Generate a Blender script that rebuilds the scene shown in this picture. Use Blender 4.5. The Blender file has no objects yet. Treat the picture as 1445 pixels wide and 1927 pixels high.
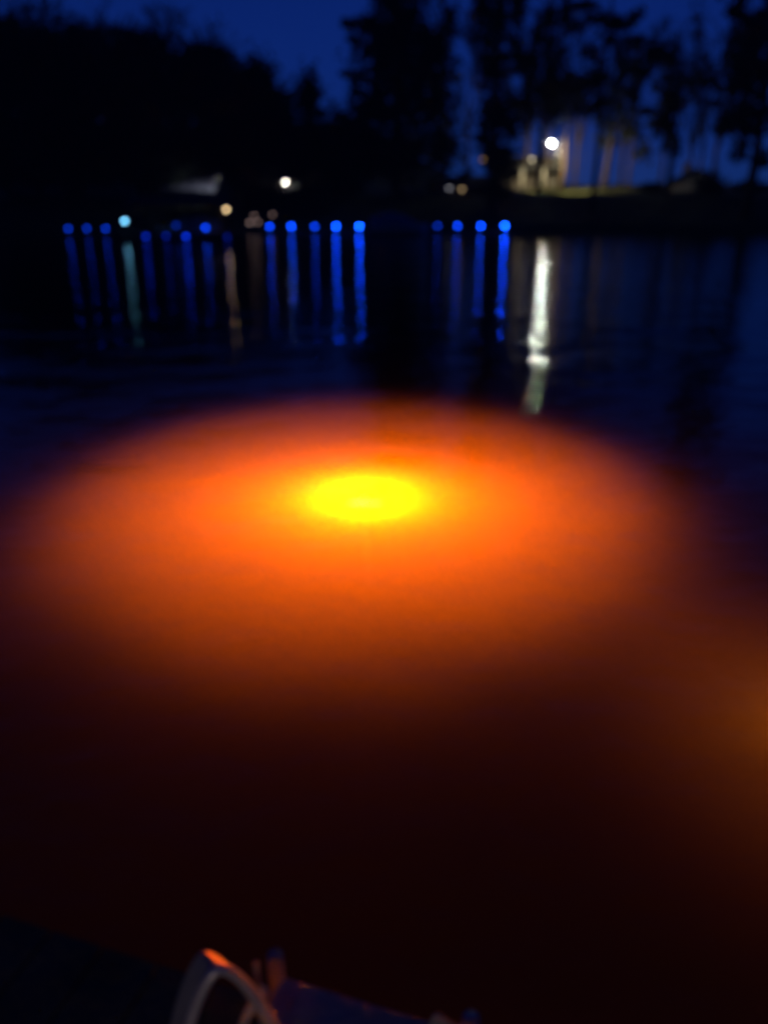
import bpy, bmesh, math, random
import numpy as np
from mathutils import Vector, Matrix
R = math.radians
S = bpy.context.scene
C = S.collection

# ------------------------------------------------------------------ camera
CAM_H, PITCH, FPX = 2.6, R(22.0), 1455.0
cd = bpy.data.cameras.new("camera")
cam = bpy.data.objects.new("camera", cd); C.objects.link(cam)
cam.location = (0, 0, CAM_H); cam.rotation_euler = (R(90) - PITCH, 0, 0)
cd.sensor_fit = 'VERTICAL'; cd.sensor_height = 36.0
cd.lens = 36.0 * FPX / 1927.0
cd.clip_start = 0.02; cd.clip_end = 3000
cd.dof.use_dof = True                      # the phone had focused on nothing: all is soft
cd.dof.focus_distance = 0.25
cd.dof.aperture_fstop = cd.lens / 3.5
cd.dof.aperture_blades = 0
S.camera = cam

# ------------------------------------------------------------------ world, exposure
SUN_EL, SUN_ROT = R(-4.0), R(0)
w = bpy.data.worlds.new("World"); S.world = w; w.use_nodes = True
nt = w.node_tree; bg = nt.nodes["Background"]
sky = nt.nodes.new("ShaderNodeTexSky"); sky.sky_type = 'NISHITA'; sky.sun_disc = False
sky.sun_elevation = SUN_EL; sky.sun_rotation = SUN_ROT
tint = nt.nodes.new("ShaderNodeVectorMath"); tint.operation = 'MULTIPLY'
tint.inputs[1].default_value = (0.50, 2.5, 16.5)        # the camera's night white balance
stc = nt.nodes.new("ShaderNodeTexCoord"); lift = nt.nodes.new("ShaderNodeVectorMath"); lift.operation = 'ADD'
lift.inputs[1].default_value = (0, 0, .12)               # no brown band along the horizon
nt.links.new(stc.outputs["Generated"], lift.inputs[0]); nt.links.new(lift.outputs[0], sky.inputs[0])
nt.links.new(sky.outputs[0], tint.inputs[0]); nt.links.new(tint.outputs[0], bg.inputs[0])
bg.inputs[1].default_value = 0.10
S.view_settings.view_transform = 'Standard'; S.view_settings.look = 'None'
S.view_settings.exposure = 0.0; S.view_settings.gamma = 1.0

S.render.engine = 'CYCLES'
cy = S.cycles
cy.use_denoising = True; cy.denoiser = 'OPENIMAGEDENOISE'
cy.max_bounces = 8; cy.glossy_bounces = 3; cy.diffuse_bounces = 2
cy.transmission_bounces = 4; cy.volume_bounces = 0; cy.transparent_max_bounces = 4
cy.sample_clamp_indirect = 250; cy.sample_clamp_direct = 0
cy.use_adaptive_sampling = False
cy.use_light_tree = True

# ------------------------------------------------------------------ helpers
def ray(u, v):
    a = (u - 722.5) / FPX; b = -(v - 963.5) / FPX
    c, s = math.cos(PITCH), math.sin(PITCH)
    return a, c + b * s, -s + b * c
def at(u, v, Y):                            # real point at a distance Y seen in a direction
    a, dy, dz = ray(u, v); t = Y / dy
    return Vector((a * t, Y, CAM_H + dz * t))
def on(u, v, z):                            # point of a horizontal level z
    a, dy, dz = ray(u, v); t = (z - CAM_H) / dz
    return Vector((a * t, dy * t, z))

def mat(name, col, rough=0.6, metal=0.0, noise=None, col2=None, bump=0.0, bscale=20, emit=None, strength=0, spec=0.5):
    m = bpy.data.materials.new(name); m.use_nodes = True
    n = m.node_tree.nodes; l = m.node_tree.links; b = n["Principled BSDF"]
    b.inputs["Base Color"].default_value = (*col, 1); b.inputs["Roughness"].default_value = rough
    b.inputs["Metallic"].default_value = metal; b.inputs["Specular IOR Level"].default_value = spec
    tc = n.new("ShaderNodeTexCoord")
    if noise:
        t = n.new("ShaderNodeTexNoise"); t.inputs["Scale"].default_value = noise; t.inputs["Detail"].default_value = 5
        r = n.new("ShaderNodeValToRGB"); r.color_ramp.elements[0].position = .35; r.color_ramp.elements[1].position = .65
        r.color_ramp.elements[0].color = (*col, 1); r.color_ramp.elements[1].color = (*(col2 or [c * .55 for c in col]), 1)
        l.new(tc.outputs["Object"], t.inputs["Vector"]); l.new(t.outputs[0], r.inputs[0]); l.new(r.outputs[0], b.inputs["Base Color"])
    if bump:
        t = n.new("ShaderNodeTexNoise"); t.inputs["Scale"].default_value = bscale; t.inputs["Detail"].default_value = 4
        q = n.new("ShaderNodeBump"); q.inputs["Strength"].default_value = bump; q.inputs["Distance"].default_value = .02
        l.new(tc.outputs["Object"], t.inputs["Vector"]); l.new(t.outputs[0], q.inputs["Height"]); l.new(q.outputs[0], b.inputs["Normal"])
    if emit:
        b.inputs["Emission Color"].default_value = (*emit, 1); b.inputs["Emission Strength"].default_value = strength
    return m

M = dict(
    grass=mat("bank_grass", (.10, .11, .035), .9, noise=.6, col2=(.055, .06, .02), bump=.6, bscale=9),
    bark=mat("pine_bark", (.11, .075, .055), .9, noise=4, bump=.8, bscale=12),
    leaf=mat("dark_foliage", (.045, .055, .03), .7, noise=.8, col2=(.025, .035, .02), spec=.2),
    twig=mat("winter_twigs", (.06, .05, .045), .9),
    wood=mat("weathered_wood", (.16, .13, .11), .8, noise=6, bump=.5, bscale=30),
    pile=mat("pile_wood", (.09, .075, .06), .9, noise=5, bump=.6, bscale=25),
    siding=mat("pale_siding", (.55, .53, .50), .7, noise=1.2, col2=(.46, .44, .42)),
    darksiding=mat("brown_siding", (.12, .10, .09), .8, noise=1.2),
    roof=mat("shingle_roof", (.06, .06, .065), .85, noise=3, bump=.5),
    tin=mat("tin_roof", (.45, .46, .50), .45, .3, noise=2, col2=(.35, .36, .40)),
    glass=mat("window_glass", (.02, .02, .025), .08),
    metal=mat("galvanised_metal", (.42, .43, .45), .4, .8, noise=8, col2=(.30, .31, .33)),
    blackmetal=mat("black_metal", (.03, .03, .03), .5, .4),
    lit_edge=mat("rail_lit_edge", (.80, .76, .74), .35, .3, noise=20, col2=(.70, .67, .65)),  # warm pale colour stands in for light along the rail edge
    rail=mat("rail_metal", (.26, .26, .29), .65, .3, noise=14, col2=(.36, .36, .38), bump=.15, bscale=60),
    board=mat("painted_board", (.33, .35, .40), .5, noise=7, col2=(.24, .26, .30), bump=.3, bscale=40),
    hull=mat("white_gelcoat", (.6, .6, .62), .3, noise=2, col2=(.5, .5, .52)),
    canvas=mat("boat_canvas", (.22, .36, .62), .8, noise=5, bump=.4, bscale=30),
    rope=mat("rope_fibre", (.3, .27, .22), .9),
)
def lamp_mat(name, col, s): return mat(name, (.1, .1, .1), .4, emit=col, strength=s)

def link(name, me, m, parent=None):
    o = bpy.data.objects.new(name, me); C.objects.link(o)
    if m is not None: me.materials.append(m)
    if parent is not None: o.parent = parent
    return o
def obj(name, bm, m, parent=None, smooth=False, bevel=0):
    me = bpy.data.meshes.new(name)
    if bevel: bmesh.ops.bevel(bm, geom=bm.edges[:], offset=bevel, segments=2, affect='EDGES', profile=.7)
    bmesh.ops.recalc_face_normals(bm, faces=bm.faces[:])
    bm.to_mesh(me); bm.free()
    if smooth: me.polygons.foreach_set("use_smooth", [True] * len(me.polygons))
    return link(name, me, m, parent)
def thing(name, label, cat, loc=(0, 0, 0), rz=0, group=None):
    o = bpy.data.objects.new(name, None); C.objects.link(o); o.empty_display_size = .2
    o.location = loc; o.rotation_euler = (0, 0, rz); return tag(o, label, cat, group)
def tag(o, label, cat, group=None):
    o["label"] = label; o["category"] = cat
    if group: o["group"] = group
    return o
def struct(o, kind="structure"): o["kind"] = kind; return o
def dup(root, loc, rz, label):
    r = root.copy(); C.objects.link(r); r.location = loc; r.rotation_euler = (0, 0, rz); r["label"] = label
    for ch in list(root.children):
        c = ch.copy(); C.objects.link(c); c.parent = r
        for g in ch.children:
            d = g.copy(); C.objects.link(d); d.parent = c
    return r
def box(bm, c, s, rz=0, rx=0):
    m = Matrix.Translation(c) @ Matrix.Rotation(rz, 4, 'Z') @ Matrix.Rotation(rx, 4, 'X') @ Matrix.Diagonal((*s, 1))
    return bmesh.ops.create_cube(bm, size=1, matrix=m)
def cyl(bm, a, b, r0, r1=None, n=12):
    a, b = Vector(a), Vector(b); d = b - a; r1 = r0 if r1 is None else r1
    q = d.to_track_quat('Z', 'Y').to_matrix().to_4x4()
    bmesh.ops.create_cone(bm, cap_ends=True, segments=n, radius1=r0, radius2=r1, depth=d.length,
                          matrix=Matrix.Translation((a + b) / 2) @ q)
def ball(bm, c, r, sz=1.0, n=16):
    bmesh.ops.create_uvsphere(bm, u_segments=n, v_segments=n // 2, radius=r,
                              matrix=Matrix.Translation(c) @ Matrix.Diagonal((1, 1, sz, 1)))
def tube(bm, pts, rad, n=8):
    """one bent tapering tube"""
    pts = [Vector(p) for p in pts]; rings = []
    for i, p in enumerate(pts):
        d = (pts[min(i + 1, len(pts) - 1)] - pts[max(i - 1, 0)]).normalized()
        x = d.cross(Vector((.13, .99, .05))).normalized(); y = d.cross(x)
        rr = rad[i] if isinstance(rad, (list, tuple)) else rad
        rings.append([bm.verts.new(p + x * rr * math.cos(2 * math.pi * k / n) + y * rr * math.sin(2 * math.pi * k / n)) for k in range(n)])
    for a, b in zip(rings, rings[1:]):
        for k in range(n): bm.faces.new((a[k], a[(k + 1) % n], b[(k + 1) % n], b[k]))
    bm.faces.new(rings[0][::-1]); bm.faces.new(rings[-1])
def strip(bm, pts, wv, th, nv):
    """ribbon of width vector wv along pts, thickness th along the normals nv"""
    q = []
    for p, n_ in zip(pts, nv):
        p = Vector(p); n_ = Vector(n_) * th
        q.append([bm.verts.new(x) for x in (p, p + wv, p + wv + n_, p + n_)])
    for a, b in zip(q, q[1:]):
        for k in range(4): bm.faces.new((a[k], a[(k + 1) % 4], b[(k + 1) % 4], b[k]))
    bm.faces.new(q[0][::-1]); bm.faces.new(q[-1])

# ------------------------------------------------------------------ ground: lake bed, banks and the land behind, one sheet
def ground_z(x, y):
    x = np.asarray(x, float); y = np.asarray(y, float)
    d = np.maximum.reduce([y - 73 - .8 * np.sin(x / 7) - .5 * np.sin(x / 2.7), -9 - y, np.abs(x) - 118])
    z = np.interp(d, [-18, -3, 0, .6, 7, 27, 60], [-9, -1.8, 0, .55, 2.9, 4.2, 4.4])
    z = z + np.clip((d - 22) / 30, 0, 1) * np.clip((12 - x) / 14, 0, 1) * 9.0 * (1 + .08 * np.sin(x / 11))
    z = z + np.where(d > 1, .12 * np.sin(x * .5 + y * .3) + .08 * np.sin(x * 1.3 - y * .9), 0)
    return z
def gz(x, y): return float(ground_z(x, y))
xs = np.concatenate([[-300, -240, -200], np.linspace(-150, -60, 31), np.linspace(-58, 58, 117), np.linspace(60, 150, 31), [200, 240, 300]])
ys = np.concatenate([[-38], np.linspace(-36, -5, 22), np.linspace(-2, 64, 34), np.linspace(65, 105, 81), [110, 120, 135, 160, 220, 310]])
XX, YY = np.meshgrid(xs, ys); ZZ = ground_z(XX, YY)
nx, ny = len(xs), len(ys)
V = np.stack([XX, YY, ZZ], -1).reshape(-1, 3)
F = [(j * nx + i, j * nx + i + 1, (j + 1) * nx + i + 1, (j + 1) * nx + i) for j in range(ny - 1) for i in range(nx - 1)]
me = bpy.data.meshes.new("ground"); me.from_pydata(V.tolist(), [], F)
me.polygons.foreach_set("use_smooth", [True] * len(F))
struct(link("ground", me, M["grass"]))

# ------------------------------------------------------------------ water: one closed body, murky, rippled
def water_material():
    m = bpy.data.materials.new("lake_water"); m.use_nodes = True
    n = m.node_tree.nodes; l = m.node_tree.links; n.clear()
    out = n.new("ShaderNodeOutputMaterial")
    g = n.new("ShaderNodeBsdfGlass"); g.inputs["IOR"].default_value = 1.333; g.inputs["Roughness"].default_value = WATER_ROUGH
    tc = n.new("ShaderNodeTexCoord")
    hs = None
    for sc, amp, stretch in WAVES:
        mp = n.new("ShaderNodeMapping"); mp.inputs["Scale"].default_value = stretch; mp.inputs["Rotation"].default_value = (0, 0, .25)
        t = n.new("ShaderNodeTexNoise"); t.inputs["Scale"].default_value = sc; t.inputs["Detail"].default_value = 2
        mu = n.new("ShaderNodeMath"); mu.operation = 'MULTIPLY'; mu.inputs[1].default_value = amp
        l.new(tc.outputs["Object"], mp.inputs[0]); l.new(mp.outputs[0], t.inputs["Vector"]); l.new(t.outputs[0], mu.inputs[0])
        if hs is None: hs = mu
        else:
            ad = n.new("ShaderNodeMath"); ad.operation = 'ADD'
            l.new(hs.outputs[0], ad.inputs[0]); l.new(mu.outputs[0], ad.inputs[1]); hs = ad
    b = n.new("ShaderNodeBump"); b.inputs["Strength"].default_value = 1; b.inputs["Distance"].default_value = 1
    l.new(hs.outputs[0], b.inputs["Height"]); l.new(b.outputs[0], g.inputs["Normal"])
    vs = n.new("ShaderNodeVolumeScatter"); vs.inputs["Color"].default_value = (*SCAT, 1); vs.inputs["Density"].default_value = SCAT_D
    vs.inputs["Anisotropy"].default_value = 0.0
    va = n.new("ShaderNodeVolumeAbsorption"); va.inputs["Color"].default_value = (*ABS, 1); va.inputs["Density"].default_value = ABS_D
    ad = n.new("ShaderNodeAddShader"); l.new(vs.outputs[0], ad.inputs[0]); l.new(va.outputs[0], ad.inputs[1])
    l.new(g.outputs[0], out.inputs["Surface"]); l.new(ad.outputs[0], out.inputs["Volume"])
    return m
WATER_ROUGH = 0.045
WAVES = [(.33, .085, (1, 1.6, 1)), (0.9, .027, (1, 1.3, 1)), (3.5, .014, (1, 1.5, 1)), (11, .0016, (1, 1.3, 1))]
SCAT, SCAT_D = (1.0, 1.0, .8), .0005
ABS, ABS_D = (.725, .725, .2), 1.2
bm = bmesh.new(); box(bm, (0, 35, -5.0), (262, 100, 10.0))
struct(obj("water", bm, water_material()))

# ------------------------------------------------------------------ submerged lamps
def submerged_light(p, ratio, power, label, lens=1.5):
    t = thing("submerged_light", label, "underwater light", p)
    b = bmesh.new(); cyl(b, (-.17, 0, -.06), (.17, 0, -.06), .035, .035, 16); cyl(b, (0, 0, -.22), (0, 0, -.08), .05, .03, 16)
    obj("housing", b, M["blackmetal"], t)
    b = bmesh.new(); bmesh.ops.create_uvsphere(b, u_segments=20, v_segments=10, radius=1, matrix=Matrix.Translation((0, 0, -.01)) @ Matrix.Diagonal((.17, .03, .025, 1)))
    obj("lens", b, lamp_mat("submerged_lens", (1, .9, .2), lens), t, True)
    b = bmesh.new(); zb = gz(p[0], p[1]) - p[2] - .15
    tube(b, [(0, 0, -.2), (.05, .10, zb * .3), (-.06, .06, zb * .7), (0, .1, zb)], .012, 6)
    obj("anchor_cable", b, M["blackmetal"], t)
    ld = bpy.data.lights.new("submerged_glow", 'POINT'); ld.energy = power; ld.color = (1, ratio, 0.0); ld.shadow_soft_size = .02
    lo = bpy.data.objects.new("submerged_glow", ld); C.objects.link(lo); lo.parent = t; lo.location = (0, 0, .05)
    return t
def shaped_glow(c, r, dens, w, g, reach, label):
    """added scattering volume, its density shaped to form the glow and its soft rim"""
    m = bpy.data.materials.new("glow_volume"); m.use_nodes = True; nd = m.node_tree.nodes; l = m.node_tree.links; nd.clear()
    out = nd.new("ShaderNodeOutputMaterial"); v = nd.new("ShaderNodeVolumeScatter"); v.inputs["Color"].default_value = (1, 1, .8, 1)
    tc = nd.new("ShaderNodeTexCoord"); mp = nd.new("ShaderNodeVectorMath"); mp.operation = 'DIVIDE'; mp.inputs[1].default_value = r
    ln = nd.new("ShaderNodeVectorMath"); ln.operation = 'LENGTH'
    l.new(tc.outputs["Object"], mp.inputs[0]); l.new(mp.outputs[0], ln.inputs[0])
    def ma(op, a_, b2=None, c2=None):
        q = nd.new("ShaderNodeMath"); q.operation = op
        for i, x in enumerate((a_, b2, c2)):
            if x is None: continue
            if isinstance(x, (int, float)): q.inputs[i].default_value = x
            else: l.new(x, q.inputs[i])
        return q.outputs[0]
    nz = nd.new("ShaderNodeTexNoise"); nz.inputs["Scale"].default_value = .7; nz.inputs["Detail"].default_value = 2; l.new(tc.outputs["Object"], nz.inputs["Vector"])
    L = ma('ADD', ln.outputs["Value"], ma('MULTIPLY', ma('SUBTRACT', nz.outputs[0], .5), .12))
    e = ma('ADD', ma('EXPONENT', ma('DIVIDE', ma('SUBTRACT', L, 1.0), w)), 1.0)
    fl = nd.new("ShaderNodeVectorMath"); fl.operation = 'MULTIPLY'; fl.inputs[1].default_value = (1, 1, 0); l.new(mp.outputs[0], fl.inputs[0])
    fq = nd.new("ShaderNodeVectorMath"); fq.operation = 'DOT_PRODUCT'; l.new(fl.outputs[0], fq.inputs[0]); l.new(fl.outputs[0], fq.inputs[1])
    d = ma('DIVIDE', ma('MULTIPLY_ADD', fq.outputs["Value"], g * dens, dens), e)
    l.new(d, v.inputs["Density"]); l.new(v.outputs[0], out.inputs["Volume"])
    m.cycles.volume_sampling = 'EQUIANGULAR'
    b = bmesh.new(); bmesh.ops.create_uvsphere(b, u_segments=64, v_segments=40, radius=1, matrix=Matrix.Diagonal((r[0] * reach, r[1] * reach, r[2] * reach, 1)))
    top = -.012 - c[2]
    if r[2] * reach > top:
        q = bmesh.ops.bisect_plane(b, geom=b.verts[:] + b.edges[:] + b.faces[:], plane_co=(0, 0, top), plane_no=(0, 0, 1), clear_outer=True)
        bmesh.ops.contextual_create(b, geom=[e_ for e_ in q['geom_cut'] if isinstance(e_, bmesh.types.BMEdge)])
    o = obj("glow_volume", b, m, None, False); o.location = c; o["label"] = label; o["category"] = "glow_scatter"; o["kind"] = "stuff"
    return o
cy.volume_step_rate = .5
submerged_light((-.1955, 7.075, -.413), .116, 16000, "orange light glowing under the murky water in the middle of the lake view")
shaped_glow((-.27, 7.36, -.125), (2.86, 3.42, .30), .066, .07, 3.6, 1.38, "added scattering volume that shapes the orange glow round the submerged light")  # added volume, gives the glow its flat middle and clear edge
q = on(1680, 1390, 0)
submerged_light((q.x, q.y + .3, -.55), .22, 130, "unseen lamp added for the amber glow at the right edge of the view")  # unseen lamp, added to make the amber glow
shaped_glow((q.x, q.y + .25, -.35), (1.1, 1.35, .5), .05, .22, 0, 2.1, "added scattering volume for the faint amber glow at the right edge of the view")  # added volume that spreads the amber lamp's glow

# ------------------------------------------------------------------ trees
def leaves(blobs, size, seed, dens=1.0):
    """leaf clusters spread through ellipsoids (centre, radii); one mesh of small ragged faces"""
    rng = np.random.default_rng(seed); Pts = []
    for c, r in blobs:
        c = np.array(c); r = np.array(r)
        n = int(dens * 26 * (r[0] * r[2] + r[0] * r[1] + r[1] * r[2]) / (size * size) * .16) + 12
        d = rng.normal(size=(n, 3)); d /= np.linalg.norm(d, axis=1)[:, None]
        rad = rng.random(n) ** .45 * (1 + .22 * rng.normal(size=n))
        lump = 1 + .28 * np.sin(d[:, 0] * 5 + seed) * np.sin(d[:, 2] * 6 + seed * 2)
        Pts.append(c + d * (rad * lump)[:, None] * r)
    P = np.concatenate(Pts); n = len(P)
    a = rng.normal(size=(n, 3)); a /= np.linalg.norm(a, axis=1)[:, None]
    b = np.cross(a, rng.normal(size=(n, 3))); b /= np.linalg.norm(b, axis=1)[:, None]
    s = size * (.5 + rng.random(n))[:, None]
    V = np.stack([P - a * s, P - b * s * .45, P + a * s * .9, P + b * s * .55], 1).reshape(-1, 3)
    me = bpy.data.meshes.new("crown")
    me.vertices.add(4 * n); me.vertices.foreach_set("co", V.ravel())
    me.loops.add(4 * n); me.loops.foreach_set("vertex_index", np.arange(4 * n, dtype=np.int32))
    me.polygons.add(n); me.polygons.foreach_set("loop_start", np.arange(0, 4 * n, 4, dtype=np.int32))
    me.update(calc_edges=True); me.validate()
    return me
def px_blob(u, v, ru, rv, Y, depth=None):
    p = at(u, v, Y); k = Y / ray(u, v)[1] / FPX
    return (p - Vector((0, 0, 0)), (ru * k, (depth or ru) * k, rv * k * .95))
def tree(name, Y, ut, blobs, label, group, trunk_r=.3, size=.3, seed=1, dens=1.0, lean=0, top=None, limbs=True):
    """blobs: list (u, v, ru, rv) of foliage masses as they stand at distance Y"""
    B = []
    rnd = random.Random(seed)
    for i, (u, v, ru, rv) in enumerate(blobs): B.append(px_blob(u, v, ru, rv, Y + rnd.uniform(-1, 1) * .8))
    base = at(ut, 360, Y); base.z = gz(base.x, Y) - .15
    t = thing(name, label, "tree", base, 0, group)
    bm = bmesh.new()
    zt = top if top is not None else max(c.z for c, r in B) - base.z
    xt = lean
    pts = [(0, 0, 0), (xt * .1 + .05, 0, zt * .25), (xt * .35 - .05, 0, zt * .5), (xt * .7 + .06, 0, zt * .75), (xt, 0, zt)]
    tube(bm, pts, [trunk_r * 1.25, trunk_r, trunk_r * .8, trunk_r * .55, trunk_r * .15], 10)
    if limbs:
        for c, r in B:
            for k in range(3):
                e = c - base + Vector((rnd.uniform(-.5, .5) * r[0], rnd.uniform(-.5, .5) * r[1], rnd.uniform(-.3, .3) * r[2]))
                z0 = min(max(e.z - rnd.uniform(.1, .5) * (abs(e.x) + .8), zt * .15), zt * .93); f = z0 / zt
                s = Vector((xt * f * f, 0, z0)); mid = (s + e) / 2 + Vector((0, 0, -.15))
                tube(bm, [s, mid, e], [trunk_r * .3, trunk_r * .2, .03], 6)
    obj("trunk", bm, M["bark"], t, True)
    me = leaves([(c - base, r) for c, r in B], size, seed, dens)
    link("crown", me, M["leaf"], t)
    return t
def bare_tree(Y, ut, h, label, group, seed, r=.22, spread=.5):
    rnd = random.Random(seed); base = at(ut, 360, Y); base.z = gz(base.x, Y) - .15
    t = thing("bare_tree", label, "tree", base, 0, group)
    bm = bmesh.new(); tw = bmesh.new()
    def grow(p, d, L, rr, k):
        e = p + d * L; m_ = (p + e) / 2 + Vector((rnd.uniform(-.1, .1), rnd.uniform(-.1, .1), 0)) * L * .4
        tube(bm if k < 2 else tw, [p, m_, e], [rr, rr * .85, rr * .65], 7 if k < 2 else 4)
        if k >= 5 or rr < .012: return
        for j in range(3 if k > 0 else 4):
            s = (spread + .12 * k)
            dd = (d + Vector((rnd.uniform(-1, 1), rnd.uniform(-1, 1), rnd.uniform(-.2, .5))) * s).normalized()
            grow(p + (e - p) * rnd.uniform(.55, 1), dd, L * rnd.uniform(.55, .8), rr * .67, k + 1)
    grow(Vector((0, 0, 0)), Vector((rnd.uniform(-.05, .05), 0, 1)), h * .36, r, 0)
    obj("trunk", bm, M["bark"], t, True); obj("crown", tw, M["twig"], t)
    return t

GL = "dark trees along the left bank"
GR = "pines on the right bank"
tree("oak_tree", 80, 20, [(-30, 190, 90, 110), (60, 170, 75, 95), (10, 85, 60, 55), (70, 100, 50, 40), (40, 290, 90, 70)], "dark leafy tree at the far left edge of the picture", GL, seed=11, dens=1.8)
tree("oak_tree", 82, 150, [(120, 180, 75, 100), (185, 170, 65, 90), (150, 92, 65, 42), (150, 290, 80, 70)], "broad dark tree, second from the left edge", GL, seed=12, dens=1.8)
tree("oak_tree", 79, 265, [(240, 180, 70, 90), (300, 185, 60, 85), (255, 98, 60, 38), (270, 290, 80, 65)], "dark tree above the left end of the boathouse roof", GL, seed=13, dens=1.8)
tree("oak_tree", 83, 385, [(355, 170, 65, 75), (420, 180, 60, 75), (390, 110, 52, 26), (385, 280, 80, 60)], "dark tree directly above the boathouse roof", GL, seed=14, dens=1.8)
tree("oak_tree", 81, 475, [(465, 170, 50, 60), (490, 150, 32, 42), (470, 260, 60, 70)], "dark tree where the left tree mass slopes down to open sky", GL, seed=15, dens=1.8)
tree("cedar_tree", 84, 582, [(582, 205, 32, 65), (580, 170, 27, 42), (585, 270, 50, 50)], "small round-topped tree standing alone in the gap of sky", GL, .2, seed=16)
tree("holly_tree", 78, 530, [(525, 235, 45, 70), (545, 290, 50, 45), (520, 190, 25, 30)], "low dark tree behind the white house lamp", GL, .18, seed=17, dens=1.8)
tree("holly_tree", 80, 640, [(630, 265, 42, 58), (665, 250, 45, 50), (650, 310, 55, 40)], "low dark tree at the foot of the big centre cedar, on its left", GL, .18, seed=18, dens=1.8)
tree("magnolia_tree", 82, 745, [(735, 60, 58, 60), (715, 120, 55, 60), (765, 40, 50, 60), (790, 110, 60, 65), (700, 200, 40, 60), (760, 200, 75, 70), (820, 180, 45, 65),
      (815, 100, 42, 55), (845, 45, 18, 45), (750, 290, 95, 60), (835, 270, 45, 60), (665, 75, 16, 12), (652, 45, 14, 10), (745, -80, 55, 60), (800, -60, 50, 60), (690, 50, 26, 16), (668, 165, 12, 34), (655, 140, 15, 6), (735, -10, 40, 45)],
     "huge dark tree filling the centre of the far bank", "large trees of the centre bank", .45, seed=19)
tree("pine_tree", 76, 925, [(930, -80, 50, 90), (930, 40, 38, 60), (905, 10, 22, 40), (975, 20, 20, 50), (925, 130, 32, 50), (935, 200, 38, 45), (915, 250, 28, 45), (940, 300, 38, 45), (960, 240, 22, 40), (895, 75, 14, 8), (980, 105, 20, 40)],
     "tall dense pine just left of the pole lamp", GR, .35, seed=20)
tree("pine_tree", 84, 1012, [(1030, -70, 40, 60), (1030, -170, 25, 60), (1030, 30, 18, 22), (1062, 20, 22, 30), (1045, 110, 25, 45), (1010, 70, 18, 40), (1000, 130, 24, 40), (1040, 215, 26, 34), (985, 200, 22, 50), (1065, 150, 16, 26), (1035, 160, 28, 22), (1000, 190, 24, 60), (1080, 55, 16, 12), (1100, 10, 30, 9)],
     "pine with tufted limbs above the pole lamp", GR, .3, seed=21, dens=.8)
tree("pine_tree", 77, 1116, [(1130, -60, 50, 40), (1125, -140, 30, 50), (1130, 35, 45, 9), (1165, 45, 38, 12), (1195, 30, 18, 12), (1110, 100, 30, 20), (1115, 150, 42, 28), (1150, 75, 20, 14), (1165, 110, 18, 40), (1200, 75, 25, 9), (1120, 200, 28, 18), (1090, 210, 22, 12)],
     "slim pine with a bare dark trunk right of the pole lamp", GR, .2, seed=22, dens=.7)
tree("pine_tree", 80, 1255, [(1230, 100, 36, 26), (1262, 120, 22, 50), (1205, 130, 22, 38), (1190, 175, 18, 28), (1255, 190, 24, 45), (1245, 235, 30, 26), (1232, 165, 14, 8), (1215, 210, 24, 9), (1265, 270, 20, 30)],
     "pine with a rounded dark head and gaps of sky through it", GR, .26, seed=23, dens=.8)
tree("pine_tree", 74, 1410, [(1410, -60, 50, 60), (1415, -160, 35, 60), (1385, 20, 20, 24), (1410, 60, 40, 40), (1385, 110, 30, 40), (1425, 130, 45, 60), (1385, 165, 35, 40), (1365, 230, 32, 24), (1410, 225, 50, 40), (1335, 155, 16, 7), (1335, 195, 18, 8), (1440, 30, 20, 40), (1390, 285, 16, 24), (1435, 300, 18, 20)],
     "large dense pine at the right edge of the picture", GR, .38, seed=24)
tree("pine_tree", 92, 1180, [(1170, 215, 26, 34), (1190, 250, 26, 30), (1155, 170, 22, 26), (1175, 130, 25, 20), (1140, 260, 20, 26), (1210, 285, 22, 22)], "distant thin pine behind the lit grass", GR, .16, seed=25, dens=.5)
tree("pine_tree", 95, 1310, [(1310, 60, 16, 60), (1300, 150, 13, 50), (1316, 240, 14, 40)], "faint narrow pine between the two biggest right-hand pines", GR, .14, seed=26, dens=.35)
for Y, u, h, r, lab, sd in [(90, 5, 24, .4, "bare winter tree in the top left corner", 38), (91, 128, 23, .4, "stout bare winter tree between the two leftmost dark trees", 39), (92, 240, 22, .36, "stout bare winter tree above the boathouse's left end", 40), (93, 345, 21.5, .34, "stout bare winter tree above the pale tin roof", 45),(93, 70, 22, .3, "bare winter tree rising behind the far left trees", 31), (95, 185, 21, .28, "bare winter tree above the left tree mass, near 185 steps in", 32),
        (94, 300, 20.5, .28, "bare winter tree with twigs against the blue sky, left of the open gap", 33), (92, 385, 19, .22, "bare winter tree nearest the open gap of sky", 34),
        (98, 875, 21, .25, "bare tree in the slit of sky between centre tree and tall pine", 35), (100, 1290, 18, .2, "bare tree in the open sky of the right side", 36),
        (95, 985, 22, .3, "bare tree just behind the tall dense pine", 46), (99, 1165, 20, .24, "bare tree rising from the far end of the lit lawn", 47), (101, 1340, 22, .26, "bare tree left of the big right-edge pine", 48), (103, 1240, 16, .2, "short bare tree behind the round-headed pine", 49), (97, 1080, 15, .18, "thin bare tree behind the pole lamp", 37)]:
    if sd == 32: lab = "bare winter tree above the second tree from the left"
    bare_tree(Y, u, h, lab, "bare trees behind the evergreens", sd, r)

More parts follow.
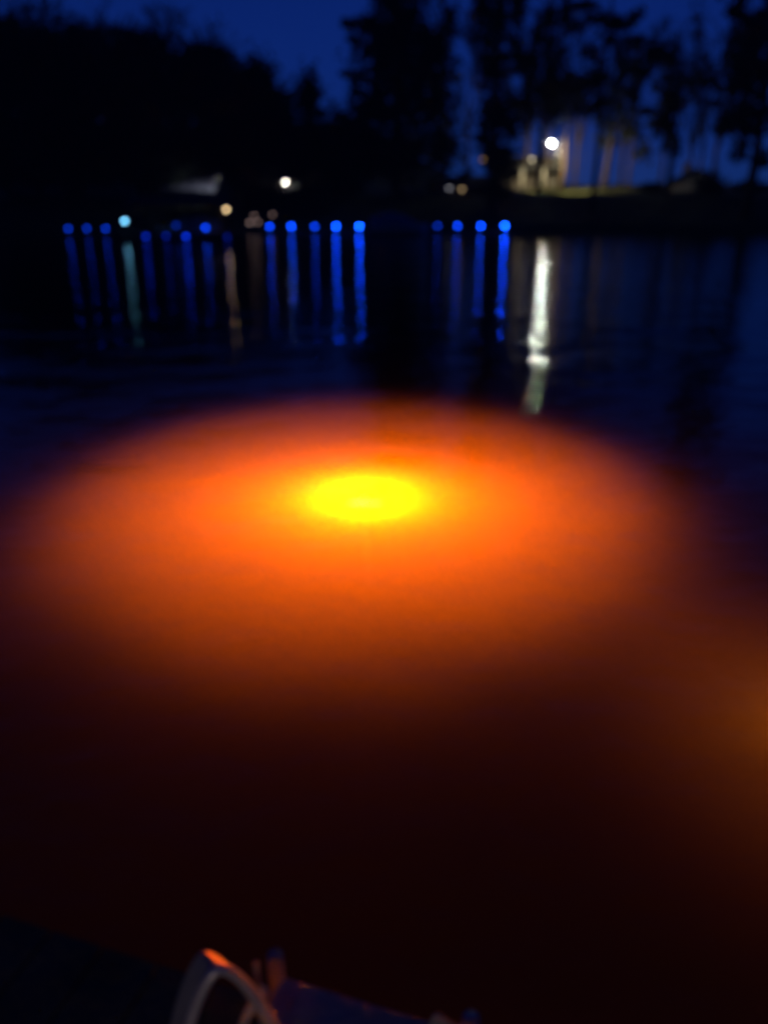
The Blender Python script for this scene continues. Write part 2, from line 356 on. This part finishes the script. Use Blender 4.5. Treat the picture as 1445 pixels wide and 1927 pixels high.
# lit trunks round the pole lamp: slim trees whose crowns are up in the pine mass
def slim(u, Y, r, vt, label, seed, lean=0):
    blobs = [(u + 5, vt, 22, 26), (u - 12, vt - 25, 20, 20), (u + 14, vt - 35, 18, 22)]
    return tree("slim_tree", Y, u, blobs, label, "slim trees lit by the pole lamp", r, seed=seed, dens=.5, lean=lean, limbs=True)
slim(1026, 93, .17, 190, "slim trunk lit yellowish just under the pole lamp", 41)
slim(1056, 89, .26, 200, "brightest lit trunk, immediately right of the pole lamp", 42)
slim(1079, 94, .17, 200, "grey lit trunk, second to the right of the pole lamp", 43)
slim(1134, 92, .34, 225, "thick trunk with a yellow lit foot right of the slim dark pine", 44, lean=1.0)

# bushes
def bush(u, v, ru, rv, Y, label, seed):
    c, r = px_blob(u, v, ru, rv, Y); base = Vector((c.x, Y, gz(c.x, Y) - .1))
    t = thing("bush", label, "bush", base, 0, "bushes on the far bank")
    b = bmesh.new()
    for k in range(5):
        a = k * 1.3; tube(b, [(0, 0, 0), (math.cos(a) * r[0] * .3, math.sin(a) * .3, (c.z - base.z) * .5), (math.cos(a) * r[0] * .5, math.sin(a) * .5, c.z - base.z)], [.05, .04, .02], 5)
    obj("stem", b, M["bark"], t)
    link("foliage", leaves([(c - base, r), (c - base + Vector((r[0] * .5, 0, -r[2] * .4)), (r[0] * .6, r[1] * .6, r[2] * .6))], .2, seed, 1.1), M["leaf"], t)
bush(930, 352, 30, 28, 75.5, "rounded dark bush left of the lit lawn", 51)
bush(1330, 348, 30, 26, 80, "dark bush in front of the pale gabled house", 52)
bush(1225, 352, 22, 10, 84, "low bush at the end of the lit lawn", 53)
bush(1410, 350, 30, 14, 79, "low dark bush at the right edge of the bank", 54)
bush(640, 350, 40, 18, 79, "dark bush on the bank right of the white house lamp", 55)
def lamp_screen(u0, u1, Y, ztop, label, seed):
    a_, b2 = at(u0, 360, Y).x, at(u1, 360, Y).x; base = Vector(((a_ + b2) / 2, Y, gz((a_ + b2) / 2, Y) - .1))
    t = thing("lamp_screen", label, "lamp_screen", base, 0)
    n = int((b2 - a_) / .9); h = ztop - base.z; rnd = random.Random(seed); B = []
    for k in range(n + 1):
        x = a_ + (b2 - a_) * k / n - base.x
        for zz in (.28, .68): B.append((Vector((x + rnd.uniform(-.1, .1), rnd.uniform(-.15, .15), h * zz)), (.62, .6, h * .32 * rnd.uniform(.92, 1.0))))
        st = bmesh.new(); tube(st, [(x, 0, 0), (x + .05, .03, h * .4), (x, 0, h * .7)], [.05, .04, .02], 5); obj("stem", st, M["bark"], t)
    link("foliage", leaves(B, .16, seed, 1.6), M["leaf"], t); return t
lamp_screen(470, 610, 74.6, 4.12, "long leafy screen added below the white wall lamp to block its reflection", 61)  # added to keep the wall lamp's reflection off the lake
bush(300, 340, 40, 22, 77, "dark bush behind the boathouse roof", 56)

# ------------------------------------------------------------------ houses
def house(name, u, v_eave, Y, wd, dp, wall, roofm, label, rise=1.6, windows=(), columns=0, rz=0, floor=None):
    p = at(u, 360, Y); gz0 = gz(p.x, Y) if floor is None else floor
    h = at(u, v_eave, Y).z - gz0
    t = thing(name, label, "house", (p.x, Y, gz0), rz)
    b = bmesh.new(); box(b, (0, 0, h / 2 - .3), (wd, dp, h + .6))
    # gable ends
    for s in (-1, 1):
        x = s * (wd / 2 - .1)
        vs = [b.verts.new((x + dx, yy, zz)) for dx in (-.1, .1) for yy, zz in ((-dp / 2 + .02, h + .002), (dp / 2 - .02, h + .002), (0, h + rise - .06))]
        b.faces.new(vs[:3]); b.faces.new(vs[3:][::-1])
        for i in range(3): j = (i + 1) % 3; b.faces.new((vs[i], vs[i + 3], vs[j + 3], vs[j]))
    wl = obj("wall", b, M[wall], t)
    b = bmesh.new(); L = math.hypot(dp / 2 + .5, rise * (dp / 2 + .5) / (dp / 2)); an = math.atan2(rise, dp / 2)
    for s in (-1, 1):
        box(b, (0, s * (dp / 4 + .25), h + rise * .5 - rise * .25 / (dp / 2) + .1), (wd + .8, L, .14), 0, -s * an)
    rf = obj("roof", b, M[roofm], t)
    b = bmesh.new(); box(b, (wd * .25, .8, h + rise + .2), (.6, .6, 1.2)); obj("chimney", b, M["darksiding"], rf)
    for wx in windows:
        b = bmesh.new()
        for q in ((0, .62), (0, -.62)): box(b, (wx, -dp / 2 - .04, h * .55 + q[1]), (1.1, .08, .09))
        for q in (-.5, .5, 0): box(b, (wx + q, -dp / 2 - .036, h * .55), (.08 if q else .04, .06, 1.2))
        f = obj("window", b, M["siding"], t)
        b = bmesh.new(); box(b, (wx, -dp / 2 - .012, h * .55), (.95, .02, 1.16)); obj("pane", b, M["glass"], f)
    b = bmesh.new(); box(b, (wd * .08, -dp / 2 - .03, 1.02), (.95, .06, 2.05)); d = obj("door", b, M["darksiding"], t)
    b = bmesh.new(); ball(b, (wd * .08 + .38, -dp / 2 - .1, 1.0), .04); obj("handle", b, M["metal"], d)
    if columns:
        b = bmesh.new(); box(b, (0, -dp / 2 - 1.3, h - .05), (wd, 2.4, .16)); obj("porch_roof", b, M[roofm], t)
        for k in range(columns):
            b = bmesh.new(); cyl(b, (-wd / 2 + .3 + k * (wd - .6) / (columns - 1), -dp / 2 - 2.3, -.2), (-wd / 2 + .3 + k * (wd - .6) / (columns - 1), -dp / 2 - 2.3, h - .14), .17, .14)
            obj("column", b, M["siding"], t, True)
    return t
house("lake_house", 985, 318, 97, 7.5, 6, "darksiding", "roof", "house with pale porch columns lit left of the pole lamp", 1.2, (-2.2, 2.2), 4)
house("lake_house", 1300, 345, 90, 4.6, 5, "siding", "roof", "small pale gabled house faint at the right of the lawn", 1.3, (-1.2, 1.2), 0, rz=R(72))
house("lake_house", 555, 338, 87, 12, 7, "darksiding", "roof", "dark house carrying the bright white wall lamp", 1.8, (-4, -2, 3, 4.6), 0)
house("garage", 858, 350, 84, 5, 4, "darksiding", "roof", "small dark shed with two dim lamps behind the centre dock", .8, (-1.2,), 0)

# ------------------------------------------------------------------ lamps
def glow_lamp(name, p, col, s, r, label, cat, group=None, arm=None):
    """wall or post lantern: backplate / cap / bulb"""
    t = thing(name, label, cat, p, 0, group)
    b = bmesh.new(); ball(b, (0, 0, 0), r, 1); obj("bulb", b, lamp_mat(name + "_glow", col, s), t, True)
    b = bmesh.new(); cyl(b, (0, 0, r * 1.05), (0, 0, r * 1.6), r * 1.5, r * .4, 16)
    if arm == 'wall': box(b, (0, r * 2.2, r * 1.3), (r * .5, r * 3.4, r * .4))
    obj("shade", b, M["blackmetal"], t)
    return t
def post_light(name, p, ground, col, s, r, label, cat, group=None):
    t = glow_lamp(name, p, col, s, r, label, cat, group)
    b = bmesh.new(); cyl(b, (0, 0, ground - p[2]), (0, 0, -r * 1.02), .05, .035, 10); cyl(b, (0, 0, ground - p[2]), (0, 0, ground - p[2] + .06), .1, .1, 12)
    obj("pole", b, M["blackmetal"], t); return t

# bright pole lamp with a curved arm on the right bank
p = at(1038, 270, 86); gl = gz(p.x + .9, 86.2)
t = thing("pole_lamp", "brilliant white lamp on a pole on the right bank", "street lamp", (p.x + .75, 86.2, gl), 0)
lz = p.z - gl
b = bmesh.new(); tube(b, [(0, 0, -.2), (0, 0, lz * .5), (0, 0, lz - .25), (-.1, -.03, lz + .1), (-.4, -.1, lz + .30), (-.75, -.2, lz + .29)], [.09, .075, .06, .05, .045, .045], 12); obj("pole", b, M["metal"], t, True)
b = bmesh.new(); cyl(b, (-.75, -.2, lz + .16), (-.75, -.2, lz + .30), .26, .08, 20); cyl(b, (-.75, -.2, lz - .17), (-.75, -.2, lz - .15), .36, .36, 24)  # lower disc is added to keep bulb light off the bank
for k in range(3): cyl(b, (-.75 + .3 * math.cos(k * 2.1 + .8), -.2 + .3 * math.sin(k * 2.1 + .8), lz - .16), (-.75 + .24 * math.cos(k * 2.1 + .8), -.2 + .24 * math.sin(k * 2.1 + .8), lz + .17), .012)
obj("lamp_shade", b, M["metal"], t)
b = bmesh.new(); ball(b, (-.75, -.2, lz), .095, 1); obj("bulb", b, lamp_mat("pole_lamp_glow", (.95, 1, .92), 1300), t, True)
def spot(name, par, loc, aim, energy, col, ang, blend=.6, r=.1):
    d = bpy.data.lights.new(name, 'SPOT'); d.energy = energy; d.color = col; d.spot_size = R(ang); d.spot_blend = blend; d.shadow_soft_size = r
    o = bpy.data.objects.new(name, d); C.objects.link(o); o.parent = par; o.location = loc
    o.rotation_euler = (Vector(aim) - Vector(loc)).to_track_quat('-Z', 'Y').to_euler(); return o
spot("pole_lamp_beam", t, (-.75, -.1, lz - .28), (2.2, 5.0, .4), 3300, (1, .84, .46), 120)

p = at(537, 343, 83.2)
t = glow_lamp("wall_lamp", p, (1, .95, .80), 70, .10, "bright white lamp on the dark house, left of centre", "wall lamp", None, 'wall')
spot("wall_lamp_beam", t, (0, -.1, -.15), (1.5, 1.2, -3), 90, (.95, .93, 1), 130)
# fixture faint beside it
glow_lamp("wall_lamp", at(553, 350, 83.2), (.75, .9, .85), 1.3, .13, "faint greenish lamp close right of the bright white one", "wall lamp", None, 'wall')
for u, v, c, s, lab in [(845, 353, (.8, .8, .9), 1.6, "dim grey-white lamp on the small dark shed, the left one"), (869, 356, (1, .7, .35), 1.4, "dim amber lamp on the small dark shed, the right one")]:
    glow_lamp("shed_lamp", at(u, v, 81.8), c, s, .13, lab, "wall lamp", "dim lamps on the shed", 'wall')
for u, v, Y, c, s, lab in [(908, 300, 75.5, (1, .55, .12), .45, "very dim amber lamp hanging in the dense pine"), (951, 303, 91.4, (1, .6, .35), 2.2, "dim orange lamp at the left end of the porch"),
                           (1000, 300, 91.4, (1, .85, .55), 2.6, "dim cream lamp on the porch of the pale house")]:
    glow_lamp("porch_lamp", at(u, v, Y), c, s, .14, lab, "porch lamp", None, 'wall')

# ------------------------------------------------------------------ docks and their blue lights
def dock(x0, x1, Y, w_, z, label, rz=0):
    t = thing("dock", label, "dock", ((x0 + x1) / 2, Y, 0), rz, "docks on the far shore")
    L = x1 - x0; b = bmesh.new(); n = int(L / .19); rnd = random.Random(int(L * 10))
    for k in range(n): box(b, (-L / 2 + (k + .5) * L / n, 0, z - .02 + rnd.uniform(-.004, .004)), (L / n - .015, w_, .04))
    obj("deck", b, M["wood"], t)
    b = bmesh.new()
    for s in (-1, 1): box(b, (0, s * (w_ / 2 - .05), z - .12), (L, .05, .16))
    obj("stringer", b, M["wood"], t)
    m = max(3, int(L / 2.5))
    for k in range(m):
        for s in (-1, 1):
            b = bmesh.new(); x = -L / 2 + .1 + k * (L - .2) / (m - 1); cyl(b, (x, s * (w_ / 2 + .09), -3.0), (x, s * (w_ / 2 + .09), z + .02), .09, .085, 10)
            obj("pile", b, M["pile"], t)
    return t
def dock_light(u, v, Y, s, label, group, deck_z):
    p = at(u, v, Y); t = thing("dock_light", label, "dock light", (p.x, Y, deck_z), 0, group)
    b = bmesh.new(); cyl(b, (0, 0, -.30), (0, 0, max(.03, p.z - deck_z - .09)), .055, .05, 12); obj("post", b, M["pile"], t)
    b = bmesh.new(); ball(b, (0, 0, p.z - deck_z), .10, 1); obj("lens", b, lamp_mat("blue_glow", (.002, .055, 1), s), t, True)
    b = bmesh.new(); cyl(b, (0, 0, p.z - deck_z + .075), (0, 0, p.z - deck_z + .12), .115, .05, 12); obj("cap", b, M["blackmetal"], t)
    return t
ZD = .12
a = at(496, 430, 67).x; b_ = at(728, 430, 67).x
dock(a, b_, 68.2, 1.6, ZD, "long low dock in the centre carrying the row of six blue lights")
a = at(808, 430, 67).x; b_ = at(962, 430, 67).x
dock(a, b_, 68.2, 1.6, ZD, "low dock right of centre carrying four blue lights")
ords = ["leftmost", "second", "third", "fourth", "fifth", "rightmost"]
for k, (u, s) in enumerate([(507.5, 17), (548, 30), (592, 13), (632.5, 55), (676, 75), (714, 3.5)]):
    dock_light(u, 426, 67.2, s, f"{ords[k]} blue light in the row of six on the centre dock" + ("" if k != 5 else ", much dimmer"), "blue lights on the centre dock", ZD)
for k, (u, s) in enumerate([(823, 4.5), (860.5, 17), (904.5, 32), (949.5, 85)]):
    dock_light(u, 425, 67.2, s, ["faintest blue light, at the left end of the right dock", "second blue light from the left on the right dock", "third blue light from the left on the right dock", "brightest blue light, at the right end of the right dock"][k], "blue lights on the right dock", ZD)
a = at(105, 432, 62).x; b_ = at(215, 432, 62).x
dock(a, b_, 63.2, 1.6, ZD, "short low dock at the far left with three blue lights")
for k, u in enumerate([129, 164, 199]):
    dock_light(u, 430, 62.3, [4.5, 3.8, 5][k], ["left one", "middle one", "right one"][k] + " of the three blue lights on the far left dock", "blue lights on the left dock", ZD)
# boathouse dock, nearer, with scattered lights
a = at(222, 440, 56).x; b_ = at(455, 440, 56).x
dock(a, b_, 57.2, 3.2, .5, "nearer dock under the boathouse roof")
for u, v, s, lab in [(275, 445, 3, "dull blue light low at the left of the boathouse dock"), (313, 444, 1.4, "very faint blue light between two others under the boathouse roof"),
                     (350.5, 445, 6, "clear blue light low in the middle of the boathouse dock"), (428, 446, .9, "barely lit blue light low at the right end of the boathouse dock")]:
    p = at(u, v, 55.3); t = thing("dock_light", lab, "dock light", (p.x, 55.3, p.z), 0, "blue lights of the boathouse")
    b = bmesh.new(); box(b, (0, .12, -.02), (.12, .12, .3)); obj("bracket", b, M["pile"], t)
    b = bmesh.new(); ball(b, (0, 0, 0), .10, 1); obj("lens", b, lamp_mat("blue_glow", (.002, .04, 1), s * .8), t, True)
for u, v, s, lab in [(387, 428.5, 10, "clear blue light higher up at the right of the boathouse dock"), (332, 424, 1.6, "faint blue light above the low ones in the boathouse middle")]:
    dock_light(u, v, 56.4, s, lab, "blue lights of the boathouse", .5)

# boathouse: posts and a low roof
cx = (at(250, 380, 58).x + at(432, 380, 58).x) / 2; wdt = at(432, 380, 58).x - at(250, 380, 58).x
t = thing("boathouse", "open boathouse with a low dark roof on posts at the left", "boathouse", (cx, 58.2, 0), 0)
ze = at(330, 385, 58).z
for sx in (-1, -.33, .33, 1):
    for sy in (-1, 1):
        b = bmesh.new(); cyl(b, (sx * (wdt / 2 - .3), sy * 1.9, -3), (sx * (wdt / 2 - .3), sy * 1.9, ze), .09, .08, 10); obj("post", b, M["pile"], t)
b = bmesh.new()
for s in (-1, 1): box(b, (0, s * 1.15, ze + .28), (wdt + .3, 2.36, .07), 0, -s * .2)
rf = obj("roof", b, M["roof"], t)
b = bmesh.new(); box(b, (0, -2.25, ze + .0), (wdt + .3, .05, .2)); obj("fascia", b, M["wood"], t)
b = bmesh.new(); box(b, (0, 1.93, 1.3), (wdt - .4, .05, 1.5)); obj("back_wall", b, M["darksiding"], t)
# pale awning roof behind, catching the warm light
pA, pB = at(320, 348, 77), at(398, 348, 77)
t = thing("carport", "small shelter whose pale tin roof shows above the boathouse", "shelter", ((pA.x + pB.x) / 2, 77, gz(pA.x, 77)), 0)
pz = at(385, 349, 77).z - gz(pA.x, 77)
b = bmesh.new(); W2 = 5.0
vs = [(-W2 / 2, -1.6, pz - .35), (W2 / 2, -1.6, pz - .50), (W2 / 2, 1.6, pz + .55), (-W2 / 2 + 1.5, 1.6, pz + .40)]
lo = [b.verts.new(q) for q in vs]; hi = [b.verts.new((q[0], q[1], q[2] + .06)) for q in vs]
b.faces.new(lo[::-1]); b.faces.new(hi)
for i in range(4): j = (i + 1) % 4; b.faces.new((lo[i], lo[j], hi[j], hi[i]))
obj("roof", b, M["tin"], t)
for q in ((-2.3, -1.4), (2.3, -1.4), (2.3, 1.4), (-.7, 1.4)):
    b = bmesh.new(); cyl(b, (q[0], q[1], -.3), (q[0], q[1], pz - .4 + (.75 if q[1] > 0 else 0)), .06, .06, 8); obj("post", b, M["wood"], t)
sp = thing("yard_lamp", "hooded lamp aimed at the pale tin roof", "yard lamp", (at(410, 352, 74).x, 74.2, at(410, 352, 74).z + .9), 0)
b = bmesh.new(); cyl(b, (0, 0, -.1), (0, 0, .12), .16, .05, 14); obj("lamp_shade", b, M["blackmetal"], sp)
b = bmesh.new(); cyl(b, (0, .1, gz(sp.location.x, 74.2) - sp.location.z - .1), (0, .1, .05), .05, .04, 10); obj("pole", b, M["blackmetal"], sp)
spot("yard_lamp_beam", sp, (0, 0, -.12), (-2.4, 2.4, -1.0), 420, (.8, .82, 1), 70)

# cyan-white lamp and warm lamp by the boathouse
post_light("dock_lamp", at(235, 416, 57), ZD, (.18, .62, 1.0), 9, .12, "pale cyan lamp on a post at the left end of the boathouse", "dock lamp")
t = glow_lamp("dock_lamp", at(426, 394.5, 56), (1, .70, .36), 6, .11, "warm yellow lamp hanging at the right corner of the boathouse roof", "dock lamp", None, 'wall')
# faint lights and small things near the moored boat
for u, v, s, lab in [(478, 406, 1.0, "topmost of the faint rosy lamps left of the row of six"), (470, 419, 1.5, "lowest left of the faint rosy lamps left of the row of six"),
                     (486, 418, 1.1, "lowest right of the faint rosy lamps left of the row of six"), (513, 404, .9, "faint rosy lamp just above the leftmost blue light of six")]:
    post_light("lantern", at(u, v, 69.8), -.3, (1, .66, .60), s * .75, .10, lab, "lantern", "faint rosy lanterns")

# ------------------------------------------------------------------ boats
def boat(p, L, wd, rz, label, cover=True):
    t = thing("boat", label, "boat", p, rz)
    b = bmesh.new(); rings = []
    N = 14
    for i in range(N + 1):
        s = i / N; x = (s - .5) * L; hw = wd / 2 * (1 - max(0, s - .45) ** 2 * 3.0) ; hw = max(hw, .03); sh = .62 + .28 * max(0, s - .4)
        rings.append([b.verts.new(q) for q in ((x, -hw, sh), (x, -hw * .86, .1), (x, 0, -.25 + .3 * max(0, s - .7)), (x, hw * .86, .1), (x, hw, sh), (x, hw * .9, sh + .02), (x, 0, sh + .05), (x, -hw * .9, sh + .02))])
    for A, B in zip(rings, rings[1:]):
        for k in range(8): b.faces.new((A[k], A[(k + 1) % 8], B[(k + 1) % 8], B[k]))
    b.faces.new(rings[0][::-1]); b.faces.new(rings[-1]); obj("hull", b, M["hull"], t, True)
    b = bmesh.new(); rings = []
    for i in range(11):
        s = i / 10; x = (s - .55) * L * .86; h = 1.15 * math.sin(math.pi * min(1, .12 + s * .88)) ** .8 * (1 - .25 * s) + .62; hw = wd / 2 * .95 * (1 - max(0, s - .5) ** 2 * 2.6)
        rings.append([b.verts.new((x, hw * math.cos(a_), .62 + (h - .6) * math.sin(a_))) for a_ in [math.pi * k / 8 for k in range(9)]])
    for A, B in zip(rings, rings[1:]):
        for k in range(8): b.faces.new((A[k], A[k + 1], B[k + 1], B[k]))
    b.faces.new(rings[0]); b.faces.new(rings[-1][::-1]); obj("cover", b, M["canvas"], t, True)
    b = bmesh.new(); box(b, (-L / 2 - .18, 0, .55), (.32, .36, .5)); cyl(b, (-L / 2 - .18, 0, .3), (-L / 2 - .2, 0, -.4), .09, .07); obj("outboard_motor", b, M["blackmetal"], t, bevel=.03)
    return t
p = at(745, 436, 65.5)
boat((p.x + .15, 66.2, 0), 4.6, 1.9, 0, "covered boat moored between the two rows of blue lights")
p = at(350, 438, 58)
boat((p.x, 59.2, 0), 4.6, 1.8, R(180), "covered boat kept under the boathouse roof")

# ------------------------------------------------------------------ the dock in the foreground with its ladder
DZ = 1.0
P1, P2 = on(530, 1855, DZ), on(760, 1927, DZ)
e = (P2 - P1).normalized(); nrm = Vector((-e.y, e.x, 0)); ang = math.atan2(e.y, e.x)
t = thing("near_dock", "dark wooden dock edge at the bottom left, underfoot", "dock", (P1.x, P1.y, 0), ang)
b = bmesh.new()
for k in range(-30, 30):
    box(b, (k * .145 + .07, -3.0 - .03, DZ - .03), (.138, 6.0, .035))
obj("deck", b, M["pile"], t)
b = bmesh.new(); box(b, (0, -.055, DZ - .14), (8.6, .04, .18)); box(b, (0, -2, DZ - .14), (8.6, .04, .18)); obj("stringer", b, M["pile"], t)
for x in (-4, -1.6, 1.8, 4):
    for y in (-.20, -5.6):
        b = bmesh.new(); cyl(b, (x, y, -4.4), (x, y, DZ - .06), .11, .10, 14); obj("pile", b, M["pile"], t)
# flat grey-blue board along the edge
t = thing("step_board", "flat blue-grey board along the dock edge between the ladder rails", "board", (P1.x, P1.y, DZ), ang)
b = bmesh.new(); box(b, (.30, -.15, .012), (.60, .30, .035)); obj("board", b, M["board"], t, bevel=.005)
b = bmesh.new()
for x in (.05, .30, .55):
    for y in (-.04, -.26): cyl(b, (x, y, .029), (x, y, .033), .007, .006, 10)
obj("screw", b, M["metal"], t)

# ladder: two arched flat rails and rungs going down into the water
def hoop(t, u, v, mdir, wdir, hw=.085, zc=1.30, name="handrail"):
    A = on(u, v, zc); pts = []; nv = []
    m_ = Vector((*mdir, 0)).normalized(); w_ = Vector(wdir)
    prof = []
    for i in range(41):
        q_ = -1.6 + 3.1 * i / 40; prof.append((q_ * hw * (1 if q_ < 0 else 1.05), -.19 * abs(q_) ** 1.65 if abs(q_) > .0 else 0))
    P = [A + m_ * s + Vector((0, 0, z)) for s, z in prof]
    for i in range(len(P)):
        d = (P[min(i + 1, len(P) - 1)] - P[max(i - 1, 0)]).normalized(); nn = w_.normalized().cross(d); nn.normalize()
        if i == len(P) // 2 and False: pass
        nv.append(nn)
    mid = len(P) // 2
    if nv[mid].z > 0: nv = [-q for q in nv]
    b = bmesh.new(); strip(b, [p_ - t.location for p_ in P], w_, .011, nv)
    hr = obj(name, b, M["rail"], t, False, .003)
    b = bmesh.new(); tube(b, [p_ - t.location - w_.normalized() * .004 for p_ in P], .010, 8); obj("edge_highlight", b, M["lit_edge"], hr, True)  # pale tube added as the rail's lit edge
    return hr
HAZE = .0014
lad = t = thing("dock_ladder", "metal ladder with two arched handrails at the dock edge", "ladder", (P1.x, P1.y, 0), 0)
hoop(t, 408, 1822, (.90, .43), (-.034, .036, .0), hw=.085)
hoop(t, 866, 1938, (.90, .43), (-.040, .030, .0), hw=.05)
for z in (-.1, .2, .5, .8):
    b = bmesh.new(); c0 = on(480, 1860, 1.0) - t.location; c1 = on(868, 1990, 1.0) - t.location; o_ = nrm * .10
    cyl(b, (c0.x + o_.x, c0.y + o_.y, z), (c1.x + o_.x, c1.y + o_.y, z), .017, .017, 12); obj("rung", b, M["metal"], t, True)
for c_ in (c0, c1):
    b = bmesh.new(); cyl(b, (c_.x + o_.x, c_.y + o_.y, -.5), (c_.x + o_.x, c_.y + o_.y, .98), .018, .018, 12); obj("stile", b, M["metal"], t, True)
# stub of a mooring pin at the edge
q = on(487, 1868, DZ)
t = thing("mooring_pin", "short upright metal pin beside the arched ladder rail", "mooring pin", (q.x, q.y, DZ - .01))
b = bmesh.new(); cyl(b, (0, 0, 0), (0, 0, .095), .0065, .0055, 12); ball(b, (0, 0, .097), .007); obj("shaft", b, M["rail"], t, True)
b = bmesh.new(); cyl(b, (0, 0, 0), (0, 0, .008), .022, .02, 16); obj("flange", b, M["metal"], t, True)

b = bmesh.new(); g0, g1 = on(489, 1872, 1.16) - lad.location, on(448, 1950, 1.03) - lad.location
tube(b, [g0, (g0 + g1) / 2 + Vector((0, 0, .01)), g1], .009, 8); obj("brace", b, M["lit_edge"], lad, True)

# unseen lamp added behind the camera to put warm highlights on the ladder rails
t = post_light("dock_lamp", (-.55, -1.0, DZ + .32), DZ, (1, .72, .60), 3, .035, "unseen warm lamp added behind the viewer to light the ladder rails", "dock lamp")
ld = bpy.data.lights.new("rail_fill_light", 'POINT'); ld.energy = 7; ld.color = (1, .76, .70); ld.shadow_soft_size = .04
lo = bpy.data.objects.new("rail_fill_light", ld); C.objects.link(lo); lo.parent = t; lo.location = (.02, .09, 0)

# ------------------------------------------------------------------ thin night haze over the lake
m = bpy.data.materials.new("night_haze"); m.use_nodes = True; nd = m.node_tree.nodes; nd.clear()
out = nd.new("ShaderNodeOutputMaterial"); v = nd.new("ShaderNodeVolumePrincipled")
v.inputs["Color"].default_value = (.9, .9, .95, 1); v.inputs["Density"].default_value = HAZE
m.node_tree.links.new(v.outputs[0], out.inputs["Volume"])
b = bmesh.new(); box(b, (0, 140, 12), (624, 364, 50)); o = obj("haze", b, m)
o["kind"] = "stuff"
